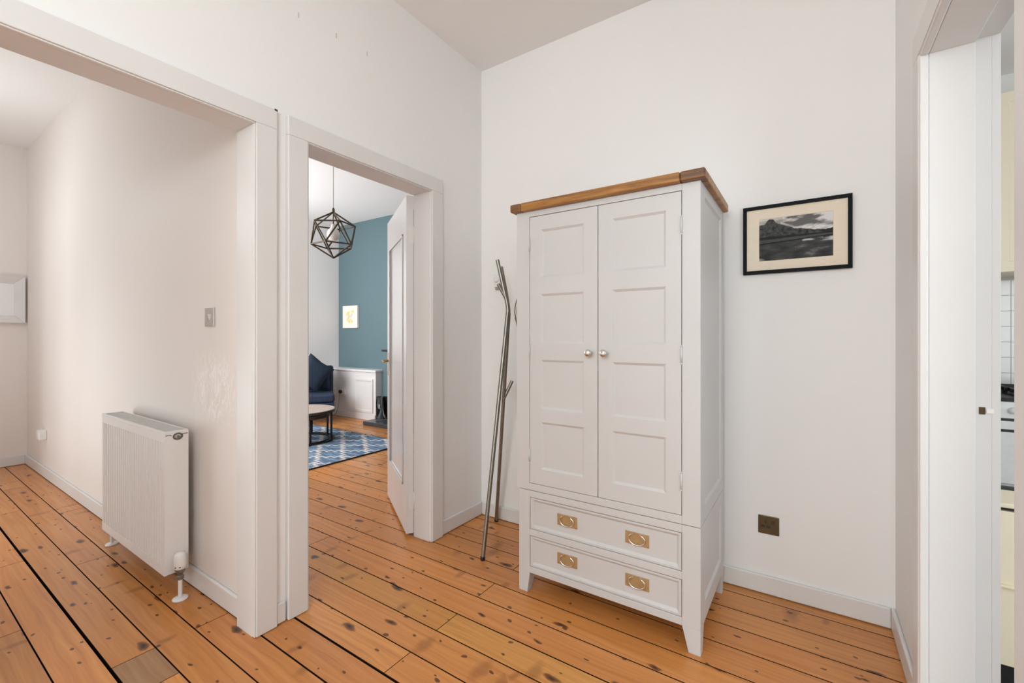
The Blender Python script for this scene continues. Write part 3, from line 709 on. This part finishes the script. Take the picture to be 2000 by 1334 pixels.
# ------------------------------------------------------------------ living room
# pendant
PX, PY = -4.058, 2.758
pd = empty('pendant_lamp', (PX, PY, 2.03)); tag(pd, 'bronze icosahedron cage pendant lamp hanging in the living room', 'lamp')
c = Vector((PX, PY, 2.265)); RR = 0.236
phi = (1+5**0.5)/2
iv = [(0, 0, 1)]+[(2/5**0.5*math.cos(2*math.pi*k/5+a), 2/5**0.5*math.sin(2*math.pi*k/5+a), h) for h, a in ((1/5**0.5, 0.95), (-1/5**0.5, 0.95+math.pi/5)) for k in range(5)]+[(0, 0, -1)]
iv = [c+Vector(v)*RR for v in iv]
E_ = [(i, j) for i in range(12) for j in range(i+1, 12) if (iv[i]-iv[j]).length < RR*1.1]
for (i, j) in E_: M().tube([iv[i], iv[j]], 0.0082, 6).build('cage_bar', DARKMET, pd)
M().tube([(c.x, c.y, 2.53), (c.x, c.y, HL-0.02)], 0.0035, 8).build('cord', CORD, pd)
M().lathe([(0.011, 2.495), (0.013, 2.50), (0.013, 2.535), (0.005, 2.545)], (c.x, c.y, 0), 'z', 12).build('cap', DARKMET, pd)
M().lathe([(0.006, 2.37), (0.006, 2.50)], (c.x, c.y, 0), 'z', 10).build('stem', DARKMET, pd)
M().lathe([(0.005, 2.206), (0.04, 2.216), (0.06, 2.245), (0.064, 2.275), (0.055, 2.305), (0.035, 2.33), (0.02, 2.35), (0.018, 2.375)], (c.x, c.y, 0), 'z', 20).build('bulb', BULB, pd)
M().lathe([(0.02, HL-0.025), (0.045, HL-0.015), (0.045, HL-0.0005)], (c.x, c.y, 0), 'z', 20).build('ceiling_rose', PLASTIC, pd)
# canvas on teal wall
cv = empty('canvas_print', (-6.04, YT, 1.36)); tag(cv, 'small cream canvas with a yellow floral print on the teal wall', 'picture')
M().box(-6.236, -5.868, YT-0.034, YT-0.0005, 1.36, 1.712).build('canvas', plain('cream_canvas', srgb(236, 229, 216), 0.9, var=0.01), cv, 0.003)
blobs = [(random.uniform(0.15, 0.85), random.uniform(0.12, 0.88), random.uniform(0.04, 0.11), random.choice([srgb(226, 200, 110), srgb(232, 214, 150), srgb(196, 202, 170), srgb(222, 190, 165), srgb(205, 200, 200)])) for _ in range(26)]
def flowers(u, v):
    c = srgb(236, 229, 216)[:3]
    for (a, b, r, k) in blobs:
        d = math.hypot(u-a, v-b)
        if d < r: c = k[:3]
    return c
printed('print', CANVAS, cv, -6.17, -5.935, 1.42, 1.65, YT-0.0345, 40, 40, flowers)
# alcove cabinet
ac = empty('alcove_cabinet', (-5.8, 4.33, 0)); tag(ac, 'low white alcove cabinet with panelled door below the teal wall', 'cabinet')
M().box(XL+0.001, -5.20, 4.22, YT-0.001, 0.0, 0.70).build('carcass', DOORW, ac, 0.002)
M().box(XL+0.001, -5.185, 4.203, YT-0.001, 0.70, 0.732).build('top', DOORW, ac, 0.005)
M().box(XL+0.016, -5.20, 4.205, 4.2195, 0, 0.085).build('plinth', DOORW, ac, 0.003)
M().panelled(-5.67, -5.255, 0.11, 0.60, 4.206, 0.0135, [(-5.64, -5.285)], [(0.14, 0.57)], 0.010, 0.006).build('door', DOORW, ac, 0.001)
sl = M()
for k in range(3): sl.box(-5.50, -5.42, 4.2085, 4.2125, 0.47+k*0.016, 0.476+k*0.016)
sl.build('vent_slat', DOORW, ac)
for i, (x, lab) in enumerate(((-6.165, 'white socket plate beside the navy chair on the alcove cabinet'), (-5.945, 'white socket with a black plug on the alcove cabinet'))):
    s_ = empty('wall_socket', (x, 4.22, 0.33)); tag(s_, lab, 'socket')
    M().box(x-0.044, x+0.044, 4.208, 4.2195, 0.33, 0.416).build('plate', PLASTIC, s_, 0.003)
    g = M()
    for (dx, dz) in ((0, 0.06), (-0.012, 0.035), (0.012, 0.035)): g.box(x+dx-0.003, x+dx+0.003, 4.2072, 4.2085, 0.33+dz-0.004, 0.33+dz+0.004)
    g.build('pin_slot', BLACK, s_)
pl = empty('plug', (-5.998, 4.2, 0.31)); tag(pl, 'black plug and flex hanging from the socket to the floor', 'plug')
M().lathe([(0.026, -0.03), (0.030, -0.02), (0.028, 0.0)], (-5.995, 4.207, 0.375), 'y', 16).build('plug_body', BLACK, pl)
M().tube(smooth([(-5.995, 4.178, 0.355), (-6.0, 4.175, 0.25), (-6.03, 4.17, 0.10), (-6.10, 4.16, 0.012), (-6.2, 4.12, 0.006)]), 0.0045, 8).build('flex', plain('grey_flex', (0.25, 0.24, 0.23, 1), 0.5), pl)
# chimney breast, hearth, surround, mantel
struct(M().box(-5.198, -3.45, 4.33, YT, 0, 1.007).build('wall_chimney_breast', TEAL), 'low teal painted projection behind the fireplace')
M_ = M().box(-5.118, -3.70, 3.935, 4.329, 0.001, 0.055); hh = tag(M_.build('hearth_slab', SLATE, bevel=0.004), 'dark slate hearth slab on the living room floor', 'hearth')
fp = empty('fireplace_surround', (-4.4, 4.29, 0.055)); tag(fp, 'dark fireplace surround with mantel shelf partly behind the open door', 'fireplace')
FPM = plain('dark_green_slate', (0.07, 0.10, 0.105, 1), 0.35)
M().box(-4.97, -4.81, 4.26, 4.329, 0.056, 0.96).build('surround_leg', FPM, fp, 0.003); M().box(-3.92, -3.76, 4.26, 4.329, 0.056, 0.96).build('surround_leg', FPM, fp, 0.003)
M().box(-4.809, -3.921, 4.27, 4.329, 0.75, 0.96).build('surround_lintel', FPM, fp, 0.003); M().box(-4.809, -3.921, 4.31, 4.329, 0.056, 0.749).build('fire_opening', BLACK, fp)
M().box(-5.04, -3.70, 4.19, 4.329, 1.008, 1.036).build('mantel_shelf', BLKMET, fp, 0.003)
for x in (-4.93, -3.83): M().hexa([(x-0.03, 4.31, 0.961), (x+0.03, 4.31, 0.961), (x+0.03, 4.328, 0.961), (x-0.03, 4.328, 0.961)], [(x-0.03, 4.21, 1.007), (x+0.03, 4.21, 1.007), (x+0.03, 4.328, 1.007), (x-0.03, 4.328, 1.007)]).build('bracket', BLKMET, fp)
vs_ = empty('glass_hurricane', (-4.985, 4.15, 0.056)); tag(vs_, 'clear glass cylinder candle holder standing on the hearth', 'candle holder')
g = M(); prof = [(0.001, 0.004), (0.075, 0.002), (0.078, 0.006), (0.078, 0.32), (0.074, 0.32), (0.074, 0.012), (0.001, 0.012)]
g.lathe(prof, (-4.985, 4.15, 0.056), 'z', 28); g.build('cylinder', GLASS, vs_)
cd_ = M().lathe([(0.035, 0), (0.036, 0.004), (0.036, 0.17), (0.03, 0.175), (0.004, 0.172)], (-4.985, 4.15, 0.0695), 'z', 20).build('candle', CANDLE)
tag(cd_, 'white pillar candle inside the glass holder on the hearth', 'candle')
# rug
rg = empty('rug', (-4.75, 2.6, 0)); tag(rg, 'blue and cream trellis patterned rug on the living room floor', 'rug')
M().box(-5.72, -3.80, 1.55, 3.535, 0.001, 0.012).build('pile', RUG, rg, 0.003)
bn = M(); BIND = plain('dark_navy_binding', (0.012, 0.014, 0.022, 1), 0.9)
bn.box(-3.80, -3.785, 1.535, 3.55, 0.001, 0.011); bn.box(-5.735, -5.72, 1.535, 3.55, 0.001, 0.011); bn.box(-5.72, -3.80, 3.535, 3.55, 0.001, 0.011); bn.box(-5.72, -3.80, 1.535, 1.55, 0.001, 0.011)
bn.build('binding', BIND, rg)
# nest of coffee tables
def table(name, label, c, R, h, legs_a):
    e = empty(name, (c[0], c[1], 0.012)); tag(e, label, 'table')
    M().lathe([(R-0.012, h-0.022), (R-0.004, h-0.020), (R-0.004, h-0.002), (R-0.010, h)], (*c, 0), 'z', 56).build('table_top', TABLEW, e)
    M().lathe([(R-0.003, h-0.034), (R, h-0.032), (R, h-0.006), (R-0.003, h-0.005), (R-0.003, h-0.034)], (*c, 0), 'z', 56).build('metal_rim', DARKMET, e)
    for a in legs_a:
        x, y = c[0]+(R-0.01)*math.cos(a), c[1]+(R-0.01)*math.sin(a)
        M().box(x-0.009, x+0.009, y-0.009, y+0.009, 0.0135, h-0.034).build('leg', BLKMET, e, 0.001)
    M().ring((c[0], c[1], 0.0225), R-0.01, 0.009, 'z', 56, 8).build('base_ring', BLKMET, e)
    return e
a0 = math.atan2(0.5567, 0.8307)
table('coffee_table', 'larger round pale-topped coffee table with black frame on the rug', (-4.925, 2.92), 0.375, 0.375, [a0-0.05, a0+math.pi/2+0.1, a0+math.pi, a0-math.pi/2+0.1])
table('coffee_table', 'smaller round side table nested under the larger coffee table', (-4.935, 2.913), 0.330, 0.318, [a0+0.75, a0+2.3, a0+3.9, a0+5.5])
# armless chair set across the corner
TH = math.radians(58)
sf = empty('armchair', (-6.065, 4.115, 0), TH, True); tag(sf, 'navy blue armless upholstered chair in the living room corner', 'chair')
def soft(x0, x1, y0, y1, z0, z1, nm, mat, par, bev=0.03): return M().box(x0, x1, y0, y1, z0, z1).build(nm, mat, par, bev, 4)
soft(-0.55, 0, -0.66, -0.13, 0.30, 0.42, 'seat', NAVY, sf, 0.035)
soft(-0.55, 0, -0.128, -0.01, 0.22, 0.785, 'backrest', NAVY, sf, 0.03)
soft(-0.545, -0.005, -0.65, -0.13, 0.21, 0.298, 'base', NAVY, sf, 0.015)
for (x, y) in ((-0.05, -0.60), (-0.50, -0.60), (-0.05, -0.07), (-0.50, -0.07)):
    M().lathe([(0.012, 0.001), (0.020, 0.209)], (x, y, 0), 'z', 12).build('leg', NICKEL, sf)
def on_chair(x, y, z):
    return (-6.065+x*math.cos(TH)-y*math.sin(TH), 4.115+x*math.sin(TH)+y*math.cos(TH), z)
def cushion(loc, rot, label, w=0.44):
    mm = M(); n = 12; vs = []; fs = []
    for side in (1, -1):
        b0 = len(vs)
        for j in range(n+1):
            for i in range(n+1):
                u, v = 2*i/n-1, 2*j/n-1
                th_ = 0.075*((1-u**4)*(1-v**4))**0.6
                pinch = 1-0.10*(1-abs(u*v))*(max(abs(u), abs(v))**3)
                vs.append((u*w/2*pinch, side*th_, v*w/2*pinch))
        for j in range(n):
            for i in range(n):
                q = (b0+j*(n+1)+i, b0+j*(n+1)+i+1, b0+(j+1)*(n+1)+i+1, b0+(j+1)*(n+1)+i)
                fs.append(q if side < 0 else q[::-1])
    mm.add(vs, fs, True); o = mm.build('cushion', NAVY2, None, origin=(0, 0, 0)); o.location = loc; o.rotation_euler = rot
    return tag(o, label, 'cushion', 'cushions on the navy chair')
cushion(on_chair(-0.27, -0.42, 0.71), (math.radians(-14), math.radians(38), TH), 'dark blue cushion tipped on its corner in front on the navy chair', 0.40)
cushion(on_chair(-0.23, -0.26, 0.62), (math.radians(-12), math.radians(4), TH+0.1), 'dark blue cushion leaning square against the back of the navy chair', 0.38)

# ------------------------------------------------------------------ kitchen seen through the right doorway
ck = empty('cooker', (0.95, 3.8, 0)); tag(ck, 'white freestanding cooker with black hob seen through the kitchen doorway', 'cooker')
KX0, KX1, KF = 0.62, 1.22, 3.50
M().box(KX0, KX1, KF+0.02, 4.10, 0.0, 0.868).build('body', COOKW, ck, 0.004)
M().box(KX0, KX1, KF, 4.10, 0.869, 0.888).build('hob_plate', BLKMET, ck, 0.003)
M().box(KX0+0.005, KX1-0.005, KF+0.004, KF+0.0195, 0.775, 0.865).build('control_panel', COOKW, ck, 0.003)
for k in range(5): M().lathe([(0.001, -0.022), (0.016, -0.022), (0.019, 0)], (KX0+0.1+k*0.1, KF+0.004, 0.82), 'y', 16).build('control_knob', COOKW, ck)
M().box(KX0+0.005, KX1-0.005, KF+0.002, KF+0.0195, 0.715, 0.760).build('grill_door', COOKW, ck, 0.003)
M().box(KX0+0.005, KX1-0.005, KF+0.002, KF+0.0195, 0.42, 0.70).build('oven_door', COOKW, ck, 0.003)
M().box(KX0+0.004, KX1-0.004, KF+0.012, KF+0.0205, 0.70, 0.776).build('door_gap', BLACK, ck)
M().box(KX0+0.005, KX1-0.005, KF+0.006, KF+0.0195, 0.06, 0.405).build('storage_drawer', WORKTOP, ck, 0.003)
for cx in (KX0+0.15, KX1-0.15):
    for cy in (KF+0.16, KF+0.42):
        g = M()
        for k in range(3): g.box(cx-0.12, cx+0.12, cy-0.10+k*0.1-0.005, cy-0.10+k*0.1+0.005, 0.905, 0.925)
        for k in range(3): g.box(cx-0.10+k*0.1-0.005, cx-0.10+k*0.1+0.005, cy-0.12, cy+0.12, 0.905, 0.925)
        for sx in (-1, 1):
            for sy in (-1, 1): g.box(cx+sx*0.11-0.005, cx+sx*0.11+0.005, cy+sy*0.11-0.005, cy+sy*0.11+0.005, 0.885, 0.905)
        g.lathe([(0.045, 0.885), (0.045, 0.90), (0.03, 0.904)], (cx, cy, 0), 'z', 16); g.build('pan_support', BLKMET, ck)
pn = empty('saucepan', (0.80, 3.70, 0.925)); tag(pn, 'dark saucepan standing on the cooker hob', 'saucepan')
M().lathe([(0.085, 0.926), (0.09, 0.932), (0.09, 1.0), (0.093, 1.002)], (0.80, 3.70, 0), 'z', 24).build('pot', plain('dark_pan_metal', (0.10, 0.11, 0.11, 1), 0.3, 0.7), pn)
M().lathe([(0.093, 1.003), (0.07, 1.012), (0.012, 1.018), (0.012, 1.03), (0.004, 1.032)], (0.80, 3.70, 0), 'z', 24).build('lid', plain('pan_lid', (0.2, 0.2, 0.2, 1), 0.2, 0.9), pn)
wc = empty('wall_cabinet', (0.85, 3.96, 1.6)); tag(wc, 'cream kitchen wall cabinet seen high through the right doorway', 'cabinet')
M().box(0.60, 1.25, 3.80, 4.115, 1.60, 2.66).build('carcass', CREAM, wc, 0.002)
for (a, b) in ((0.602, 0.924), (0.926, 1.248)):
    d = M().panelled(a, b, 1.603, 2.657, 3.78, 0.019, [(a+0.05, b-0.05)], [(1.66, 2.60)], 0.006, 0.005).build('door', CREAM, wc, 0.001)
    M().box((a+b)/2-0.05, (a+b)/2+0.05, 3.755, 3.765, 1.632, 1.640).build('handle', NICKEL, d)
# tiled splashback: tiles as parts
ts = struct(M().box(0.46, 1.7, 4.112, 4.1195, 0.88, 1.62).build('wall_splashback', GROUT, origin=(0, 4.1195, 0.88)), 'white tiled kitchen splashback')
tm = bpy.data.meshes.new('tile'); q = M().box(0, 0.197, -0.012, -0.0075, 0, 0.095); tm.from_pydata(q.v, [], q.f); tm.materials.append(TILE)
for r in range(7):
    for k in range(6):
        o = bpy.data.objects.new('tile', tm); COL.objects.link(o); o.parent = ts; o.location = (0.47+k*0.2-(0.0 if r % 2 else 0.0), 0.0, 0.012+r*0.099)
bc = empty('base_cabinet', (0.77, 2.24, 0)); tag(bc, 'slim low cream kitchen unit just inside the right doorway', 'cabinet')
M().box(0.47, 1.07, 2.16, 2.33, 0.12, 0.640).build('carcass', CREAM, bc, 0.002)
M().box(0.465, 1.075, 2.138, 2.33, 0.650, 0.665).build('worktop', CREAM, bc, 0.003)
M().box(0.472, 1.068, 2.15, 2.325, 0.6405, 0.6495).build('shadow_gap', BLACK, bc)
d = M().box(0.472, 1.068, 2.14, 2.1595, 0.125, 0.638).build('door', CREAM, bc, 0.002)
M().box(0.476, 0.60, 2.125, 2.1395, 0.388, 0.396).build('handle', CREAM, d, 0.002)
M().box(0.48, 1.06, 2.19, 2.32, 0.0, 0.119).build('plinth', BLACK, bc)
